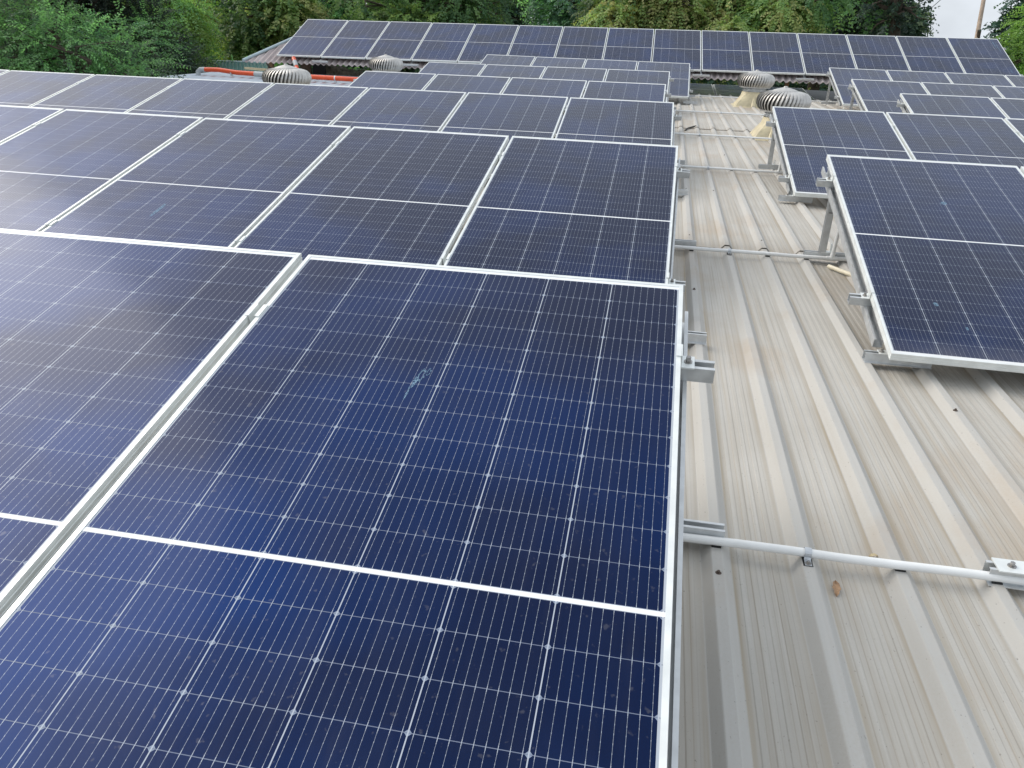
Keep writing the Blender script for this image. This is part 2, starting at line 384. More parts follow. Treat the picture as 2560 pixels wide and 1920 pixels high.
def panel_meshes():
    lip, t = .0115, TH
    m = MB()
    def bar(p0, p1, inward):
        # mitred bar: outer edge p0-p1, top lip, outer wall with two grooves, inner lip edge
        p0, p1, iw = np.array(p0, float), np.array(p1, float), np.array(inward, float)
        d = (p1-p0)/np.linalg.norm(p1-p0)
        prof = [(0, 0), (lip, 0), (lip, -.0065), (.002, -.0065), (.002, -t), (0, -t), (0, -t*.72), (.0012, -t*.70), (.0012, -t*.62), (0, -t*.60), (0, -t*.40), (.0012, -t*.38), (.0012, -t*.30), (0, -t*.28)]
        n = len(prof)
        A = [p0 + iw*a + d*a + np.array([0, 0, b]) for a, b in prof]; B = [p1 + iw*a - d*a + np.array([0, 0, b]) for a, b in prof]
        m.add(A+B, [(i, n+i, n+(i+1) % n, (i+1) % n) for i in range(n)])
    bar((0, 0, 0), (W, 0, 0), (0, 1, 0)); bar((W, 0, 0), (W, L, 0), (-1, 0, 0)); bar((W, L, 0), (0, L, 0), (0, -1, 0)); bar((0, L, 0), (0, 0, 0), (1, 0, 0))
    for y0, s in ((0, 1), (L, -1)):      # inward bottom flanges
        m.box((.002, min(y0, y0+s*.03), -t), (W-.002, max(y0, y0+s*.03), -t+.0018))
    g = MB(); e = .003
    g.add([(e, e, -.0016), (W-e, e, -.0016), (W-e, L-e, -.0016), (e, L-e, -.0016), (e, e, -.006), (W-e, e, -.006), (W-e, L-e, -.006), (e, L-e, -.006)], [(0, 1, 2, 3)], 0)
    g.add([(e, e, -.006), (W-e, e, -.006), (W-e, L-e, -.006), (e, L-e, -.006)], [(3, 2, 1, 0)], 1)
    return m, g
pm, pg = panel_meshes()
proto_f = proto_g = None
ORD = ['first', 'second', 'third', 'fourth', 'fifth', 'sixth', 'seventh', 'eighth', 'ninth', 'tenth', 'eleventh', 'twelfth', 'thirteenth', 'fourteenth', 'fifteenth']
def solar_panel(o, ex, ey, ez, label, group):
    """o = lower left corner of the frame's top face"""
    global proto_f, proto_g
    r = empty('solar_panel'); base = o + ex*W/2
    r.matrix_world = Matrix([[ex[i], ey[i], ez[i], base[i]] for i in range(3)] + [[0, 0, 0, 1]])
    tag(r, label, 'solar panel', group)
    if proto_f is None:
        proto_f = pm.build('frame', M['frame'], r); proto_g = pg.build('glass', [M['cells'], M['back']], r)
        f, g = proto_f, proto_g
    else:
        f = proto_f.copy(); g = proto_g.copy(); COL.objects.link(f); COL.objects.link(g); f.parent = r; g.parent = r
    f.location = g.location = (-W/2, 0, 0)
    return r, g
COUNT = {'L1': 3, 'L2': 6, 'L3': 8, 'L4': 4, 'L5': 4, 'L6': 4, 'R1': 3, 'R2': 4, 'R3': 4, 'R4': 4, 'R5': 5, 'B': 15}
SPECIAL = {('L1', 0): 'nearest solar panel, dark blue cells, with a whitish bird smear in the middle',
           ('L2', 2): 'solar panel with a short pale blue streak, in the second row on the left',
           ('R1', 0): 'solar panel nearest the camera on the right, raised on an open metal leg',
           ('B', 14): 'solar panel with pale drip streaks at the right end of the long back row'}
GL = {}
for r, n in COUNT.items():
    a, ex, ey, ez = frame_of(r)
    for p in range(n):
        if r == 'B' or r[0] == 'R': o = a + ex*p*(W+GAP) - ey*L
        else: o = a - ex*(p*(W+GAP)+W) - ey*L
        # small mounting errors panel to panel
        j = rng.normal(0, .0016, 2) if (r, p) not in (('L1', 0), ('R1', 0)) else (0, 0)
        o = o + ey*j[0] + ez*j[1]*.6
        if r == 'B':
            lab = ('dark solar panel at the left end of the long back row on corrugated roof' if p == 0 else
                   'dark solar panel, %s from the left in the long back row on corrugated roof' % ORD[p])
            grp = 'panels in the long back row'
        else:
            side = 'left' if r[0] == 'L' else 'right'
            pos = 'beside the bare roof strip' if p == 0 else '%s from the bare roof strip' % ORD[p]
            lab = 'dark solar panel %s, in the %s row on its %s' % (pos, ORD[int(r[1])-1], side)
            grp = 'panels in rows %s of the bare roof strip' % side
        lab = SPECIAL.get((r, p), lab)
        root, g = solar_panel(o, ex, ey, ez, lab, grp); GL[(r, p)] = g

# smears and streaks: thin films on the glass
def film(key, polys, z=.0004):
    m = MB(); idx = {}
    for poly in polys:
        f = []
        for x, y in poly:
            kk = (round(x, 6), round(y, 6))
            if kk not in idx: idx[kk] = len(m.v); m.v.append((x, y, -.0016+z))
            f.append(idx[kk])
        m.f.append(tuple(f)); m.m.append(0)
    o = m.build('smear', M['smear'], GL[key]); o['label'] = 'whitish dried smear'
def blob(cx, cy, rx, ry, n=11, seed=1):
    rr = np.random.default_rng(seed)
    return [(cx + rx*math.cos(2*math.pi*k/n)*rr.uniform(.6, 1.15), cy + ry*math.sin(2*math.pi*k/n)*rr.uniform(.6, 1.15)) for k in range(n)]
def ring(cx, cy, rx, ry, w, seed, n=22):
    rr = np.random.default_rng(seed); q = rr.uniform(.75, 1.2, n); out = []
    for k in range(n):
        a0, a1 = 2*math.pi*k/n, 2*math.pi*(k+1)/n; k1 = (k+1) % n
        p = lambda a, s, f: (cx + (rx*s*f)*math.cos(a), cy + (ry*s*f)*math.sin(a))
        out.append([p(a0, q[k], 1), p(a1, q[k1], 1), p(a1, q[k1], 1-w), p(a0, q[k], 1-w)])
    return out
for b_ in (ring(.518, 1.735, .008, .028, .35, 3), [blob(.509, 1.705, .005, .028, 11, 5)], [blob(.503, 1.660, .003, .026, 9, 9)], ring(.532, 1.748, .005, .016, .30, 8, 14)): film(('L1', 0), b_)
film(('L2', 2), [blob(.50, .80+.0*k, .012, .10, 12, 4) for k in range(1)])
film(('L1', 1), [blob(.69, 1.40, .012, .045, 10, 14)])
for b_ in (blob(.56, 1.62, .022, .026, 12, 6), blob(.27, .45, .012, .018, 9, 7), blob(.36, .26, .008, .02, 8, 12)): film(('R1', 0), [b_])
for b_ in (blob(.98, 1.95, .010, .25, 9, 21), blob(1.03, 1.75, .008, .32, 9, 22), blob(1.0, .5, .008, .12, 8, 23)): film(('B', 14), [b_])

# ------------------------------------------------------------------ mounting racks
def channel(w=.041, h=.041, t=.0026, lip=.010):
    a = w/2
    return [(-a, 0), (a, 0), (a, h), (a-lip, h), (a-lip, h-t), (a-t, h-t), (a-t, t), (-a+t, t), (-a+t, h-t), (-a+lip, h-t), (-a+lip, h), (-a, h)]
def plate_bolt(m, c, ex, ey, ez, sx=.05, sy=.05, t=.004):
    c = np.array(c, float); m.hexa(c-ex*sx/2-ey*sy/2, ex*sx, ey*sy, ez*t)
def bolt(p, ax, r=.0065, h=.012):
    m = MB(); p = np.array(p, float); ax = np.array(ax, float)
    m.tube([p, p+ax*.0022], r*1.7, 14); m.tube([p+ax*.0022, p+ax*h], r, 6); return m
PURL = {'R2': (.405, 1.86)}
RAIL_Z = RIB
def rack(r, npan, label):
    a, ex, ey, ez = frame_of(r); s = 1 if r[0] == 'L' else -1     # s: direction towards the bare strip
    length = npan*(W+GAP) - GAP
    va, vb = PURL.get(r, (.335, 1.75))
    root = empty('mounting_rack', (a[0]-s*length/2, a[1]-1.1, RIB)); O = tuple(root.location)
    tag(root, label, 'mounting rack', 'racks under the tilted panel rows')
    top = lambda q, v, d: a + ex*q*s - ey*v + ez*d      # q outward past the aisle end, v down the slope, d off the glass plane
    for v in (va, vb):
        MB().extrude(channel(), top(.088, v, -TH-.041), top(-length-.085, v, -TH-.041), ey, ez).build('purlin', M['alu'], root, off=O)
    # rafters, legs, feet
    nleg = max(2, int(round(length/2.3))+1)
    for i in range(nleg):
        q0 = .003 if s > 0 else -.006
        q = q0 if i == 0 else -length*i/(nleg-1) - (q0 if i == nleg-1 else 0)
        v1 = 2.06 if r != 'L1' else 1.95
        MB().extrude(channel(.041, .041), top(q, .015, -TH-.0825), top(q, v1, -TH-.0825), ex, ez).build('rafter', M['alu'], root, off=O)
        xin = a + ex*(q-.043)*s
        yr, yf = a[1]-.285, a[1]-2.065
        zr = a[2] - (.285)*math.tan(TILT) - .09; zf = RIB+.041
        MB().extrude(channel(.041, .041), (xin[0], yr, RIB+.045), (xin[0], yr, zr), (0, -1, 0), (s, 0, 0)).build('leg', M['alu'], root, off=O)
        for y, ln, n in ((yr, .30, 1), (yf, .28, 1)):
            xe = a[0]+s*(.185 if s > 0 else .08) if i == 0 else xin[0]+.12*s
            b = MB().extrude(channel(.041, .041), (xe, y, RIB+.003), (xe-s*ln, y, RIB+.003), (0, 1, 0), (0, 0, 1))
            b.hexa((min(xe, xe-s*ln), y-.032, RIB+.001), (ln, 0, 0), (0, .064, 0), (0, 0, .0022))
            b.build('base_rail', M['alu'], root, off=O)
            if i == 0:
                k = MB(); xc = xin[0]+s*(.0 if y == yr else .043)
                k.box((xc-.030, y-.026, RIB+.0445), (xc+.030, y+.026, RIB+.0485))
                k.box((xc-s*.030-.002, y-.024, RIB+.0445), (xc-s*.030+.002, y+.024, RIB+.10))
                k.build('angle_bracket', M['frame'], root, off=O)
                bolt((xc+s*.016, y, RIB+.0485), (0, 0, 1)).build('bolt', M['steel'], root, off=O)
    # clamps: end clamps by the strip, mid clamps in every gap
    for v in (va, vb):
        e = MB(); c = top(0, v, 0)
        e.hexa(c - ex*s*.011 - ey*.026 + ez*.0003, ex*s*.013, ey*.052, ez*.0035)
        e.hexa(c + ex*s*.0012 - ey*.026 - ez*TH, ex*s*.003, ey*.052, ez*(TH+.0038))
        e.hexa(c + ex*s*.0012 - ey*.026 - ez*TH, ex*s*.036, ey*.052, ez*.004)
        e.build('end_clamp', M['frame'], root, off=O)
        b = bolt(c + ex*s*.021 - ez*(TH-.004), ez, .0062, .016); b.build('bolt', M['steel'], root, off=O)
        for p in range(1, npan):
            g = MB(); c = a - ex*s*(p*(W+GAP)-GAP/2) - ey*v
            g.hexa(c - ex*.021 - ey*.03 + ez*.0003, ex*.0125, ey*.06, ez*.003); g.hexa(c + ex*.0085 - ey*.03 + ez*.0003, ex*.0125, ey*.06, ez*.003)
            g.hexa(c - ex*.0105 - ey*.03 - ez*.03, ex*.0025, ey*.06, ez*.033); g.hexa(c + ex*.008 - ey*.03 - ez*.03, ex*.0025, ey*.06, ez*.033)
            g.hexa(c - ex*.008 - ey*.03 - ez*.03, ex*.016, ey*.06, ez*.003)
            g.build('mid_clamp', M['frame'], root, off=O)
    if r in ('R1', 'R2', 'R4'):
        t = MB(); z = RIB+.30; x = a[0]+.064; y = a[1]-.285
        t.tube([(x-.045, y-.026, z), (x+.05, y-.026, z+.003)], .0022, 6); t.build('cable_tie', M['rubber'], root, off=O)
    return root
for r in ('L1', 'L2', 'L3', 'L4', 'L5', 'L6', 'R1', 'R2', 'R3', 'R4', 'R5'):
    rack(r, COUNT[r], 'aluminium mounting rack carrying the %s row of panels on the %s of bare roof' % (ORD[int(r[1])-1], 'left' if r[0] == 'L' else 'right'))
# the foot of a further rack on the right, beyond the frame
rt = tag(empty('mounting_rack', (.98, -.30, RIB)), 'bare aluminium rail end with bolted plate beside the nearest white conduit', 'mounting rack', 'racks under the tilted panel rows')
O = tuple(rt.location)
b = MB().extrude(channel(), (.868, -.295, RIB+.003), (1.30, -.285, RIB+.003), (0, 1, 0), (0, 0, 1)); b.box((.868, -.330, RIB+.001), (1.30, -.262, RIB+.0032))
b.build('base_rail', M['alu'], rt, off=O)
MB().box((.885, -.325, RIB+.0445), (.985, -.265, RIB+.0485)).build('angle_bracket', M['frame'], rt, off=O)
bolt((.925, -.295, RIB+.0485), (0, 0, 1)).build('bolt', M['steel'], rt, off=O)

# ------------------------------------------------------------------ conduits over the bare strip
def wavy(x0, x1, y0, y1, z, amp=.002, n=16, ph=0):
    return [(x0+(x1-x0)*i/n, y0+(y1-y0)*i/n + amp*math.sin(i*1.3+ph), z+amp*.4*math.sin(i*2.1+ph)) for i in range(n+1)]
def conduit(x0, x1, y0, y1, label, clips, pads, tee=None, r=.0122):
    root = tag(empty('conduit_pipe', ((x0+x1)/2, (y0+y1)/2, RIB)), label, 'conduit', 'white conduits crossing the bare roof'); O = tuple(root.location)
    zc = RIB + r + .006
    yat = lambda x: y0+(y1-y0)*(x-x0)/(x1-x0)
    MB().tube(wavy(x0, x1, y0, y1, zc), r, 18).build('pipe', M['pvc'], root, smooth=True, off=O)
    for x in pads:
        y = yat(x); MB().box((x-.013, y-.010, RIB+.001), (x+.013, y+.010, RIB+.0075)).build('pad', M['rubber'], root, off=O)
    for x in clips:
        y = yat(x); m = MB(); n = 10; w = .009
        arc = [(y+(r+.0012)*math.cos(t), zc+(r+.0012)*math.sin(t)) for t in np.linspace(-.5, math.pi+.5, n)]
        arc = [(y+.040, RIB+.004), (y+r+.003, RIB+.005)] + arc + [(y-r-.003, RIB+.005), (y-.040, RIB+.004)]
        vs = []
        for (yy, zz) in arc: vs += [(x-w, yy, zz+.001), (x+w, yy, zz+.001)]
        m.add(vs, [(2*i, 2*i+1, 2*i+3, 2*i+2) for i in range(len(arc)-1)])
        c = m.build('clip', M['galv'], root, off=O)
        sl = c.modifiers.new('thick', 'SOLIDIFY'); sl.thickness = .0014
        screw(x, y-.031, RIB+.0055).build('screw', M['steel'], root, off=O)
        MB().box((x-.013, y-.040, RIB+.0005), (x+.013, y+.034, RIB+.0035)).build('pad', M['rubber'], root, off=O)
    if tee:
        x, ztop = tee; y = yat(x)
        MB().tube([(x-.032, y, zc), (x+.032, y, zc)], r+.0032, 18).tube([(x, y, zc), (x+.004, y+.004, zc+.034)], r+.0030, 18).build('tee', M['pvc'], root, smooth=True, off=O)
        MB().tube([(x+.003, y+.003, zc+.03), (x+.022, y+.01, ztop)], r, 18).build('riser', M['pvc'], root, smooth=True, off=O)
    return root
conduit(-.6, 1.6, -.325, -.305, 'white conduit crossing the bare roof nearest the camera, held by a metal clip', [RX0+RP], [RX0, RX0+2*RP, RX0+3*RP])
conduit(-.6, 2.2, 2.965, 3.0, 'white conduit ending in a tee at the first right-hand rack leg', [RX0+RP], [RX0, RX0+2*RP, RX0+3*RP], tee=(1.045, -.20))
conduit(-.6, 2.2, 6.47, 6.42, 'white conduit on bare roof reaching the leg of the second row on the right', [RX0+RP], [RX0+2*RP, RX0+3*RP], tee=(1.12, -.25))
conduit(-.6, 2.6, 9.40, 9.37, 'white conduit passing in front of the nearer turbine vent', [RX0+RP], [RX0+3*RP, RX0+4*RP])
conduit(-.6, 3.4, 12.90, 13.02, 'white conduit across bare roof between the two turbine vents', [RX0+3*RP], [RX0+RP, RX0+5*RP])
conduit(-.2, 3.6, 16.85, 16.95, 'farthest white conduit, close to the end of the ribbed roof', [RX0+2*RP], [RX0+RP, RX0+4*RP])
oc_ = tag(MB().tube([(1.015, 2.88, PAN+.020), (1.07, 2.78, PAN+.022), (1.17, 2.60, PAN+.028)], .0128, 18).build('pipe_offcut', M['cream'], smooth=True), 'loose cream plastic pipe offcut lying on roof below the first right-hand row', 'pipe offcut')
def leaf_mesh(c, ln, wd, ang, curl, seed):
    rr = np.random.default_rng(seed); m = MB(); n = 8; vs = []
    for i in range(n+1):
        t = i/n; w = wd*math.sin(math.pi*min(1, t*1.02+.02))**.8*(1+rr.uniform(-.25, .25)); z = curl*math.sin(math.pi*t)
        for sgn in (-1, 0, 1):
            x, y = ln*(t-.5), sgn*w
            vs.append((c[0]+x*math.cos(ang)-y*math.sin(ang), c[1]+x*math.sin(ang)+y*math.cos(ang), c[2]+z+abs(sgn)*.004+.001))
    m.add(vs, [(3*i+k, 3*i+k+1, 3*i+3+k+1, 3*i+3+k) for i in range(n) for k in (0, 1)])
    return m
tag(leaf_mesh((.474, -.405, PAN+.003), .068, .010, 1.45, .006, 1).build('leaf', M['deadleaf'], smooth=True), 'brown dead leaf on the roof in front of the nearest conduit', 'leaf')
tag(leaf_mesh((.606, -.235, PAN+.003), .028, .006, .2, .006, 2).build('leaf', M['plank']), 'small pale curled leaf fragment just behind the nearest conduit', 'leaf')
tag(MB().tube([(.225, 10.15, PAN+.012), (.27, 10.42, PAN+.016), (.33, 10.60, PAN+.015), (.39, 10.66, RIB+.003)], .011, 8).build('cable_scrap', M['rubber'], smooth=True), 'short black cable scrap lying across the far bare roof', 'cable')

# ------------------------------------------------------------------ turbine vents
def turbine_vent(cx, cy, label, rot=0.0, R=.37):
    root = tag(empty('turbine_vent', (cx, cy, PAN)), label, 'roof vent', 'spinning turbine vents on the shed roof'); O = (0, 0, 0)
    k = R/.37
    # skirt: flared fibreglass base saddling the ribs
    m = MB(); hb, ht, H = .36*k, .225*k, .285
    ring0 = []; 
    def ring_pts(h, z, rnd):
        pts = []; n = 24
        for i in range(n*4//4):
            a = 2*math.pi*i/n + math.pi/4; c, s = math.cos(a), math.sin(a); q = 1/max(abs(c), abs(s))
            rr = h*((1-rnd)*q + rnd*1.06)
            pts.append((rr*c, rr*s, z))
        return pts
    levels = [(hb*1.12, .002, .0), (hb*1.10, .010, .0), (hb, .016, .05), (hb*.86, .10, .12), (ht*1.12, .20, .45), (ht, H, 1.0)]
    vs = []; 
    for h, z, rd in levels: vs += ring_pts(h, z, rd)
    n = 24
    m.add(vs, [(j*n+i, j*n+(i+1) % n, (j+1)*n+(i+1) % n, (j+1)*n+i) for j in range(len(levels)-1) for i in range(n)])
    for xx in (RX0+math.floor((cx-RX0)/RP)*RP-cx, RX0+math.ceil((cx-RX0)/RP)*RP-cx):
        m.add([(xx-.05, -hb*1.13, .002), (xx+.05, -hb*1.13, .002), (xx+.022, -hb*1.13, .040), (xx-.022, -hb*1.13, .040),
               (xx*.72-.012, -ht*.98, .24), (xx*.72+.012, -ht*.98, .24)], [(0, 1, 2, 3), (3, 2, 5, 4), (1, 5, 2), (0, 3, 4)])
    m.build('skirt', M['frp'], root)
    c = MB(); c.lathe((0, 0, 0), [(.215*k, H-.01), (.215*k, H+.012), (.238*k, H+.014), (.238*k, H+.022), (.214*k, H+.024), (.214*k, H+.046), (.232*k, H+.048), (.232*k, H+.056), (.214*k, H+.058), (.214*k, H+.10)], 40)
    c.build('collar', M['alu'], root, smooth=True)
    z0 = H+.088; hh = .262*k
    def prof(t):
        q = np.interp(t, [0, .12, .3, .5, .68, .82, .92, 1.0], [.80, .90, .985, 1.0, .95, .83, .66, .44]); return R*q, z0 + hh*np.interp(t, [0, .12, .3, .5, .68, .82, .92, 1.0], [0, .10, .30, .52, .74, .89, .97, 1.0])
    head = MB(); head.lathe((0, 0, 0), [(R*.80, z0-.012), (R*.82, z0-.012), (R*.82, z0+.012), (R*.80, z0+.012)], 48); head.build('ring', M['fin'], root, smooth=True)
    v = MB(); N = 40; S = 16
    for b in range(N):
        vs = []
        for j in range(S+1):
            t = j/S; rr, z = prof(t); tw = rot + 2*math.pi*b/N + .26*(t**2.0)
            w = 2*math.pi/N
            for q, dr in ((-.05, -.045), (.25, -.016), (.55, -.002), (.84, 0)):
                a = tw + q*w; ra = rr + dr*k*math.sin(math.pi*min(1, .15+t*.85))
                vs.append((ra*math.cos(a), ra*math.sin(a), z))
        v.add(vs, [(j*4+i, j*4+i+1, (j+1)*4+i+1, (j+1)*4+i) for j in range(S) for i in range(3)])
    v.build('vanes', M['fin'], root, smooth=True)
    i_ = MB(); i_.lathe((0, 0, 0), [(R*.70, z0), (R*.80, z0+hh*.45), (R*.66, z0+hh*.80), (R*.40, z0+hh*.93)], 32); i_.build('shade_core', M['inner'], root)  # dark cylinder added to paint in the shade behind the vanes
    rt_, zt = prof(1.0)
    cp = MB(); cp.lathe((0, 0, 0), [(rt_*1.06, zt-.008), (rt_*1.05, zt+.004), (rt_*.7, zt+.024), (rt_*.3, zt+.040), (.03, zt+.046), (.026, zt+.058), (.0005, zt+.062)], 40)
    cp.build('cap', M['fin'], root, smooth=True)
    return root
turbine_vent(1.515, 9.88, 'turbine vent with yellowed skirt, half hidden behind the second right-hand panel row', .1)
turbine_vent(1.635, 15.25, 'turbine vent with whole yellowed skirt in view at the end of bare roof', .25)
turbine_vent(-5.86, 9.82, 'turbine vent rising behind the third left-hand row, in front of the orange pipe', .4)
turbine_vent(-6.10, 15.15, 'turbine vent in front of the back row, above the fourth left-hand row', .55)

# ------------------------------------------------------------------ orange pipe
op = tag(empty('drain_pipe', (-9, 16.3, RIB)), 'orange plastic pipe with grey couplings running over the far left of roof', 'pipe'); O = tuple(op.location)
zc = RIB+.085
main = [(-11.15, 16.32, zc+.03), (-10.7, 16.30, zc+.04), (-10.2, 16.25, zc), (-9.3, 16.15, zc-.01), (-8, 15.98, zc), (-6.2, 15.75, zc)]
MB().tube(main, .052, 16).build('pipe', M['orange'], op, smooth=True, off=O)
MB().tube([(-9.45, 16.30, zc+.03), (-9.0, 16.8, zc+.05), (-9.05, 17.1, -.50), (-9.28, 17.42, -.24)], .05, 16).build('branch', M['orange'], op, smooth=True, off=O)
MB().tube([(-9.22, 17.33, -.315), (-9.12, 17.20, -.42)], .056, 16).build('coupling', M['greypvc'], op, smooth=True, off=O)
MB().tube([(-9.72, 16.20, zc-.005), (-9.46, 16.17, zc-.01)], .060, 16).build('coupling', M['greypvc'], op, smooth=True, off=O)
MB().tube([(-11.06, 16.32, zc+.03), (-11.19, 16.32, zc+.025), (-11.24, 16.30, zc-.03), (-11.24, 16.29, zc-.10)], .058, 16).build('elbow', M['greypvc'], op, smooth=True, off=O)
for x, y in ((-10.35, 16.27), (-9.2, 16.13), (-7.6, 15.93)):
    MB().tube([(x-.015, y, zc), (x+.015, y, zc)], .056, 16).box((x-.02, y-.03, RIB), (x+.02, y+.03, zc-.045)).build('clip', M['galv'], op, off=O)

# ------------------------------------------------------------------ corrugated roof under the back row
aB, exB, eyB, ezB = frame_of('B')
low = aB - eyB*L
bar = empty('corrugated_roof_building', (-1.2, 22, -4.6)); tag(bar, 'low building under an old corrugated grey hip roof behind the shed', 'building'); O = tuple(bar.location)
OFF = -.118
def Bp(x, y, d): return low + exB*x + eyB*y + ezB*(OFF+d)
def corr(xa, xb, y0, y1, hipL=0.0, hipR=0.0, pitch=.146, amp=.024):
    m = MB(); n = int((xb-xa)/pitch*8); vs = []; ny = 7
    for j in range(ny+1):
        y = y0+(y1-y0)*j/ny
        for i in range(n+1):
            x = xa+(xb-xa)*i/n
            lo, hi = xa+hipL*(y-y0), xb-hipR*(y-y0)
            xx = min(max(x, lo), hi)
            vs.append(Bp(xx, y, amp*math.cos(2*math.pi*xx/pitch)-amp))
    m.add(vs, [(j*(n+1)+i, j*(n+1)+i+1, (j+1)*(n+1)+i+1, (j+1)*(n+1)+i) for j in range(ny) for i in range(n)])
    return m
cr = corr(-.88, 17.3, -.13, 2.12, .56, .0).build('roof_front', M['fibre'], bar, off=O)
sl = cr.modifiers.new('thick', 'SOLIDIFY'); sl.thickness = .009
hipb, hipt = Bp(-.88, -.13, .005), Bp(-.88+.56*2.25, 2.12, .005)
rb, rtp = Bp(17.3, -.16, 0), Bp(17.3, 2.12, 0)
MB().tube([hipb, hipt], .04, 10).build('hip_cap', M['ridge'], bar, smooth=True, off=O)
MB().tube([hipt, rtp], .04, 10).build('ridge_cap', M['ridge'], bar, smooth=True, off=O)
back_l, back_r = hipt + np.array([-.25, .75, -.12]), rtp + np.array([.25, .75, -.12])
MB().add([hipb, hipt, back_l], [(0, 1, 2)]).build('roof_hip', M['fibre'], bar, off=O)
MB().add([rb, rtp, back_r], [(0, 1, 2)]).build('roof_hip', M['fibre'], bar, off=O)
MB().add([hipt, rtp, back_r, back_l], [(0, 1, 2, 3)]).build('roof_back', M['fibre'], bar, off=O)
for x in (-10.46, -4.1, 2.05, 2.62, 7.2):
    w = .09 if x > -9 else .14
    MB().box((x, 18.35, -4.6), (x+w, 18.45, -.33)).build('post', M['wood'], bar, off=O)
bp = pix(750, 150, 20.3); MB().box((bp[0], bp[1], -1.6), (bp[0]+.28, bp[1]+.06, bp[2])).build('board', M['board'], bar, off=O)
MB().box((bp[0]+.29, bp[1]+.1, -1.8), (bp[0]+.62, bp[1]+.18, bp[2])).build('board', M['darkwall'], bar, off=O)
# rails and feet that carry the back row
rk = tag(empty('mounting_rack', tuple(low + exB*8)), 'aluminium rack fixing the long back row of panels to the corrugated roof', 'mounting rack', 'racks under the tilted panel rows'); O = tuple(rk.location)
LB = 15*(W+GAP)
for y in (.42, 1.85):
    MB().extrude(channel(), low - exB*.09 + eyB*y - ezB*(TH+.041), low + exB*(LB+.07) + eyB*y - ezB*(TH+.041), eyB, ezB).build('purlin', M['alu'], rk, off=O)
for j in (1, 3, 5, 7, 9, 11, 13):
    x = j*(W+GAP)-GAP/2
    MB().extrude(channel(), low + exB*x + eyB*(-.055) - ezB*.117, low + exB*x + eyB*2.2 - ezB*.117, exB, ezB).build('rafter', M['alu'], rk, off=O)
    m = MB(); c = low + exB*x - eyB*.078 - ezB*.117
    m.hexa(c - exB*.2 - eyB*.02, exB*.40, eyB*.041, ezB*.040); m.build('base_rail', M['alu'], rk, off=O)
# lower shaded panels tucked under the eave, on a lean-to
lt = tag(empty('lean_to', (1.2, 19.4, -4.6)), 'shaded lean-to roof under the corrugated eave carrying two dark panels', 'building'); O = tuple(lt.location)
tl = math.radians(3.5); e2, n2 = np.array([0, math.cos(tl), math.sin(tl)]), np.array([0, -math.sin(tl), math.cos(tl)])
o2 = np.array([-2.4, 18.22, -.715])
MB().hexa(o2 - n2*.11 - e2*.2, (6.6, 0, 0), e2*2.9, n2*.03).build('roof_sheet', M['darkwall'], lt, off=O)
MB().box((-2.3, 18.3, -4.6), (-2.2, 18.4, -.85)).build('post', M['wood'], lt, off=O)
MB().box((4.0, 18.3, -4.6), (4.1, 18.4, -.85)).build('post', M['wood'], lt, off=O)
for j, rw in enumerate(('front', 'rear')):
    for i, nm in enumerate(('left', 'middle', 'right')):
        o = o2 + e2*(.02+j*(W+.02)); o[0] = 1.06 + 2.305*(i-1)
        solar_panel(o, e2, np.array([-1., 0, 0]), n2, 'shaded solar panel lying flat under the corrugated eave, %s one of the %s three' % (nm, rw), 'shaded panels under the eave')

# ------------------------------------------------------------------ odds and ends at the far left
pk0, pk1 = pix(611, 173, 19.8), pix(669, 178, 19.5)
tag(MB().hexa(pk0, pk1-pk0, (.03, .08, 0), (0, 0, .05)).build('plank', M['plank']), 'pale timber plank lying at the far edge of the shed roof', 'plank')
cb = [pix(666, 152, 20.2), pix(668, 160, 20.1), pix(673, 168, 20.0), pix(681, 173, 19.9), pix(696, 175, 19.8)]
tag(MB().tube(cb, .024, 8).build('cable', M['rubber'], smooth=True), 'thick black cable curving down beside the wooden post under the eave', 'cable')
st = MB(); n = 14; vs = []; s0, s1 = pix(800, 159, 20.6), pix(912, 190, 20.2)
for i in range(n+1):
    t = i/n; p = s0*(1-t)+s1*t; jz = random.uniform(-.04, .03)
    vs += [(p[0], p[1], -4.6), (p[0], p[1]+random.uniform(-.05, .05), p[2]+jz), (p[0]+.05, p[1]+.35, p[2]+jz+.03), (p[0]+.05, p[1]+.35, -4.6)]
st.add(vs, [(4*i+k, 4*i+4+k, 4*i+4+k+1, 4*i+k+1) for i in range(n) for k in range(3)])
tag(st.build('stone_wall', M['stone']), 'broken mossy stone wall sloping down under the corrugated eave', 'wall')
gs = tag(empty('green_shed', (-16, 24, -4.6)), 'far small shed with a dark green sheet roof beside the trees', 'building'); O = tuple(gs.location)
ra, rb_, na, nb_ = pix(520, 153, 28), pix(672, 158, 27), pix(505, 190, 24.5), pix(690, 192, 23.5)
g = MB(); vs = []; nx = 70
for (p, q) in ((na, nb_), (ra, rb_)):
    for i in range(nx+1): vs.append(p+(q-p)*i/nx + np.array([0, 0, .02*(1 if (i//2) % 2 else -1)]))
g.add(vs, [(i, i+1, nx+1+i+1, nx+1+i) for i in range(nx)]); g.build('roof_sheet', M['teal'], gs, off=O)
MB().tube([ra, rb_], .045, 8).build('ridge_cap', M['ridge'], gs, off=O)
MB().hexa((na[0]+.2, na[1]+.3, -4.6), (nb_-na)*np.array([.95, .95, 0]), (.2, 3.0, 0), (0, 0, na[2]+4.5)).build('wall', M['darkwall'], gs, off=O)

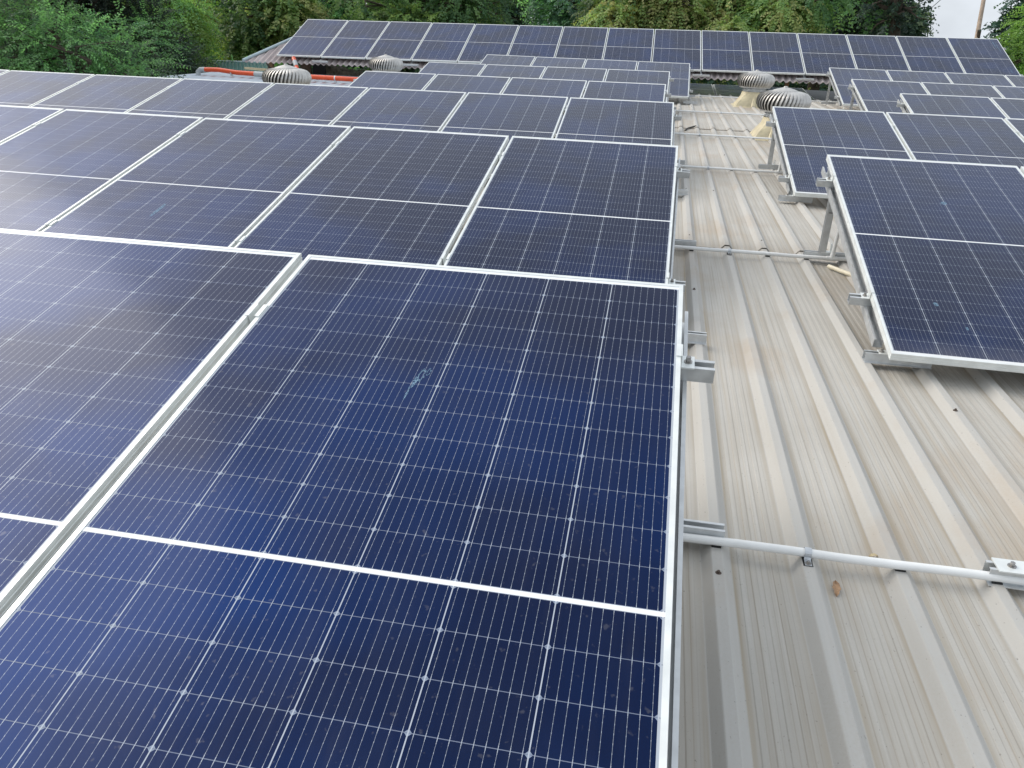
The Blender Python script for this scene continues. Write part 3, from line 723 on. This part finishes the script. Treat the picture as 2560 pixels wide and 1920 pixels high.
# ------------------------------------------------------------------ trees
def leaves_mesh(name, parent, off, O_, D_, ln, tint, K=9, leaf=(.10, .028), droop=.5, spread=1.0, seed=0, pair=True):
    """S sprays: arching twigs with K leaflet pairs each; every leaflet is one small diamond"""
    g = np.random.default_rng(seed); S = len(O_); up = np.array([0, 0, 1.])
    D_ = D_/np.linalg.norm(D_, axis=1, keepdims=True)
    side = np.cross(D_, up + g.normal(0, .35, (S, 3))); side /= np.linalg.norm(side, axis=1, keepdims=True)+1e-9
    V = []
    ts = (np.arange(K)+.6)/K
    for t in ts:
        p = O_ + D_*(ln*t)[:, None] - up*(droop*ln*t*t)[:, None]
        tan = D_ - up*(2*droop*t); tan /= np.linalg.norm(tan, axis=1, keepdims=True)
        for sg in (1, -1):
            ax = side*sg*spread + tan*.55 + g.normal(0, .28, (S, 3)) - up*.30
            ax /= np.linalg.norm(ax, axis=1, keepdims=True)
            wv = np.cross(ax, np.cross(side*sg, tan) + g.normal(0, .4, (S, 3))); wv /= np.linalg.norm(wv, axis=1, keepdims=True)+1e-9
            ll = (leaf[0]*(1-.45*abs(t-.45))*g.uniform(.7, 1.25, S))[:, None]; ww = leaf[1]*g.uniform(.7, 1.25, S)[:, None]
            V.append(np.stack([p, p+ax*ll*.5+wv*ww, p+ax*ll, p+ax*ll*.5-wv*ww], 1))
    V = np.stack(V, 1).reshape(-1, 3); nq = len(V)//4
    me = bpy.data.meshes.new(name); me.vertices.add(len(V)); me.vertices.foreach_set('co', (V-np.array(off)).astype(np.float32).ravel())
    me.loops.add(nq*4); me.loops.foreach_set('vertex_index', np.arange(nq*4, dtype=np.int32))
    me.polygons.add(nq); me.polygons.foreach_set('loop_start', np.arange(0, nq*4, 4, dtype=np.int32))
    c = np.repeat(tint, 2*K, 0)*g.uniform(.82, 1.2, (nq, 1)); c = np.repeat(c, 4, 0)
    at = me.color_attributes.new('tint', 'FLOAT_COLOR', 'CORNER')
    at.data.foreach_set('color', np.concatenate([c, np.ones((len(c), 1))], 1).astype(np.float32).ravel())
    me.materials.append(M['leaf']); me.update(); me.validate()
    o = bpy.data.objects.new(name, me); COL.objects.link(o); o.parent = parent
    return o
def tree(x0, x1, yt, yb, D, label, pal, n=1500, K=8, leaf=(.11, .030), ln=(.35, .8), droop=.45, nb=16, seed=1, depth=None, bare=0, name='tree', cat='tree', clump=.30):
    g = np.random.default_rng(seed)
    c = pix((x0+x1)/2, (yt+yb)/2, D); rx = (x1-x0)/2*D/F; rz = (yb-yt)/2*D/F; ry = depth or max(1.2, min(rx, 3.2))
    base = (c[0], c[1], GROUND); root = tag(empty(name, base), label, cat)
    fw = CR[2].copy(); fw[2] = 0; fw /= np.linalg.norm(fw); rt_ = np.array([fw[1], -fw[0], 0])
    # tufts inside the crown box
    cen = []
    while len(cen) < nb:
        q = g.uniform(-1, 1, 3)
        if (np.abs(q)**2.6).sum() < 1.25: cen.append(q)
    cen = np.array(cen); rad = g.uniform(.75, 1.35, nb)*clump
    B = c + rt_*(cen[:, :1]*rx*.92) + fw*(cen[:, 1:2]*ry*.9) + np.array([0, 0, 1])*(cen[:, 2:]*rz*.92)
    sz = np.stack([rad*max(rx, .9), rad*max(ry, .9), rad*max(rz, .9)*.95], 1)
    wts = (sz[:, 0]*sz[:, 2]); wts /= wts.sum()
    k = g.choice(nb, n, p=wts)
    d = g.normal(0, 1, (n, 3)); d[:, 2] += .25; d /= np.linalg.norm(d, axis=1, keepdims=True)
    rr = g.uniform(.35, 1.0, n)**.5
    loc = d*rr[:, None]*sz[k]*1.35
    O_ = B[k] + rt_*loc[:, :1] + fw*loc[:, 1:2] + np.array([0, 0, 1.])*loc[:, 2:]
    D_ = rt_*d[:, :1] + fw*d[:, 1:2] + np.array([0, 0, 1.])*(d[:, 2:]*.8+.1) + g.normal(0, .35, (n, 3))
    pal = np.array(pal); tb = g.random(nb)   # each tuft leans to one end of the palette
    w = np.clip(tb[k] + g.normal(0, .2, n), 0, 1)[:, None]
    idx = w*(len(pal)-1); i0 = np.floor(idx).astype(int).clip(0, len(pal)-2)[:, 0]; fr = idx - i0[:, None]
    tint = pal[i0]*(1-fr) + pal[i0+1]*fr
    lift = g.uniform(.5, 1.4, nb)[k][:, None]
    leaves_mesh('crown', root, base, O_, D_, g.uniform(*ln, n), tint*lift, K, leaf, droop, 1.0, seed+50)
    # trunk and limbs
    m = MB(); tp = c - np.array([0, 0, rz*.35]); r0 = .10+.018*D*.4
    m.tube([base, (np.array(base)+tp)/2 + g.normal(0, .12, 3), tp], [r0, r0*.8, r0*.6], 10)
    for j in range(nb):
        mid = (tp+B[j])/2 + g.normal(0, .25, 3) + np.array([0, 0, .12*rz])
        m.tube([tp - np.array([0, 0, g.uniform(0, .4*rz)]), mid, B[j]], [r0*.45, r0*.22, r0*.07], 6, False)
        for q in range(3):
            e = B[j] + g.normal(0, 1, 3)*sz[j]*.9
            m.tube([B[j]*.4+mid*.6, B[j]*.6+e*.4 + g.normal(0, .1, 3), e], [r0*.12, r0*.07, r0*.02], 5, False)
    m.build('trunk', M['bark'], root, smooth=True, off=base)
    return root
DK = [(.034, .062, .054), (.068, .104, .082), (.145, .200, .118)]  # greyed and blued leaf tints, haze painted into the colour
MID = [(0.122, 0.292, 0.141), (0.234, 0.493, 0.183), (0.425, 0.704, 0.207)]
LT = [(0.167, 0.309, 0.062), (0.309, 0.475, 0.079), (0.475, 0.602, 0.111)]
NEEM = [(.075, .165, .075), (.175, .310, .110), (.310, .440, .150), (.440, .440, .190)]
FAR = [(.060, .130, .105), (.100, .190, .140), (.150, .235, .145)]  # extra blue here paints distance haze into the leaves
tree(-330, 130, -110, 330, 17, 'dark feathery tree at the left edge, behind the third row of panels', DK, 2600, 11, (.075, .018), (.4, 1.0), .30, 20, 11)
tree(60, 340, -100, 120, 20, 'tall dark tree over the left panels with blackish gaps in its crown', DK, 2000, 10, (.085, .020), (.4, .9), .35, 18, 12)
tree(20, 330, 60, 300, 16, 'low mid-green thorny tree with arching twigs just above the left panels', MID[:2]+[DK[1]], 2000, 11, (.070, .017), (.4, 1.1), .35, 18, 13)
tree(270, 480, 60, 290, 21, 'dark green bushy tree left of the orange pipe end', DK[:2]+[MID[1]], 2100, 11, (.070, .017), (.4, 1.0), .35, 18, 14)
tree(300, 480, -70, 130, 25, 'yellow-green drooping tree between the dark trees on the left', [MID[0], MID[2], LT[1]], 1900, 9, (.11, .022), (.4, .9), .7, 16, 15)
tree(420, 530, 0, 190, 27, 'light green tree with rust-tipped shoots beside the yellow-green tree', [MID[1], LT[1], (.16, .12, .05)], 1300, 9, (.10, .022), (.35, .8), .6, 14, 16)
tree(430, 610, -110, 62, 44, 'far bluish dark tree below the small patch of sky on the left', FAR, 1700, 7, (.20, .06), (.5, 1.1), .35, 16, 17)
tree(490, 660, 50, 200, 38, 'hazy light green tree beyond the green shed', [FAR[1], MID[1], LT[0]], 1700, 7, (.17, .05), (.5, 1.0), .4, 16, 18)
tree(560, 655, 108, 158, 31, 'small bright lime-green tree beside the corrugated hip roof', [(.24, .38, .03), (.40, .52, .05)], 420, 7, (.13, .045), (.35, .6), .5, 8, 19, name='tree')
tree(570, 790, -70, 145, 30, 'green tree with yellow tufts left of the back row of panels', NEEM, 2400, 8, (.15, .040), (.4, .9), .6, 20, 20)
tree(690, 930, -80, 90, 34, 'thin tree showing bare dark branches above the left of the back row', [DK[0], MID[0], MID[1]], 1100, 8, (.14, .040), (.4, .9), .5, 18, 21)
tree(860, 1230, -90, 110, 31, 'broad leafy tree with a thick dark limb above the back row', NEEM[:3], 3200, 8, (.15, .040), (.4, .9), .6, 24, 22)
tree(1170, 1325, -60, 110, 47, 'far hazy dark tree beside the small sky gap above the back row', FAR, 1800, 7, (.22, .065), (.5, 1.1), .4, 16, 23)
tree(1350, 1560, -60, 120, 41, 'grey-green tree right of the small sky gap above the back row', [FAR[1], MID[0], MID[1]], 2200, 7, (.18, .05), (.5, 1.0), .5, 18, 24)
tree(1500, 1800, -55, 130, 28, 'dense tree with pale olive leaf tufts behind the middle of the back row', NEEM, 3000, 9, (.14, .034), (.4, .9), .75, 26, 25, clump=.24)
tree(1740, 2040, -55, 130, 27, 'dense tree with rusty-tipped drooping tufts behind the back row, right of the middle', NEEM, 3000, 9, (.14, .034), (.4, .9), .75, 26, 26, clump=.24)
tree(1960, 2190, -110, 140, 33, 'dark tree standing left of the open sky', [DK[0], DK[1], MID[1]], 2800, 8, (.16, .045), (.4, .9), .5, 22, 27)
tree(2150, 2300, 40, 150, 36, 'low dark treetop sloping down to the open sky', [DK[0], FAR[0], DK[2]], 1300, 7, (.17, .05), (.4, .9), .4, 14, 28)
tree(2170, 2335, -60, 58, 30, 'sparse overhanging leafy branch against the open sky', [DK[0], DK[1]], 170, 6, (.17, .05), (.35, .7), .2, 9, 29, clump=.22)
tree(2515, 2700, -140, 130, 36, 'dark tree at the right edge, behind the pale green one', [DK[0], FAR[0], FAR[1]], 1500, 7, (.18, .055), (.4, .9), .3, 16, 30)
tree(2512, 2720, 72, 290, 26, 'feathery bright green tree below the dark one at the right edge', [MID[0], MID[2], LT[0]], 2200, 10, (.10, .024), (.4, .9), .5, 18, 31)
tree(640, 1120, 150, 260, 30, 'dark hedge seen through the gap under the corrugated eave', DK[:2]+[MID[1]], 1900, 7, (.16, .05), (.4, .8), .3, 22, 32, name='hedge', cat='hedge')
# belt of far woodland behind the single trees
g = np.random.default_rng(90)
n = 9000; xs = g.uniform(-150, 2260, n); D_ = g.uniform(55, 75, n)
ok = (np.abs(xs-1347) > 26) & (np.abs(xs-556) > 40); xs, D_ = xs[ok], D_[ok]; n = len(xs)
pts = np.array([pix(x, 0, d) for x, d in zip(xs, D_)]); pts[:, 2] = g.uniform(-4.4, 3.0, n) + 1.2*np.sin(xs*.012)
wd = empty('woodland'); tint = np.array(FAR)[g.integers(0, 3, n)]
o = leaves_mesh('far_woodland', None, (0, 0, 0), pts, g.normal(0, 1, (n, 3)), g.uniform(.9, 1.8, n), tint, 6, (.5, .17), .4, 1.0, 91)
bpy.data.objects.remove(wd); tag(o, 'distant woodland closing the view behind the trees', 'woodland', kind='stuff')

# ------------------------------------------------------------------ pole and wire
pb, pt = pix(2441, 100, 42), pix(2470, -60, 42)
pb = pb + (pb-pt)*(pb[2]-GROUND)/(pt[2]-pb[2])
pl = tag(empty('utility_pole', tuple(pb)), 'leaning bare wooden pole standing against the open sky', 'pole'); O = tuple(pb)
MB().tube([pb, (pb+pt)/2, pt], [.135, .12, .10], 12).build('shaft', M['pole'], pl, smooth=True, off=O)
q = pix(2449, 75, 41.8); MB().tube([q, q+np.array([.05, 0, -.9])], .10, 8).build('sleeve', M['bark'], pl, off=O)
wp = [pix(2262, 88, 38), pix(2310, 36, 38.5), pix(2360, -8, 39), pix(2420, -60, 40)]
tag(MB().tube(wp, .018, 6).build('overhead_wire', M['wire']), 'thin overhead wire slanting up across the open sky', 'wire')
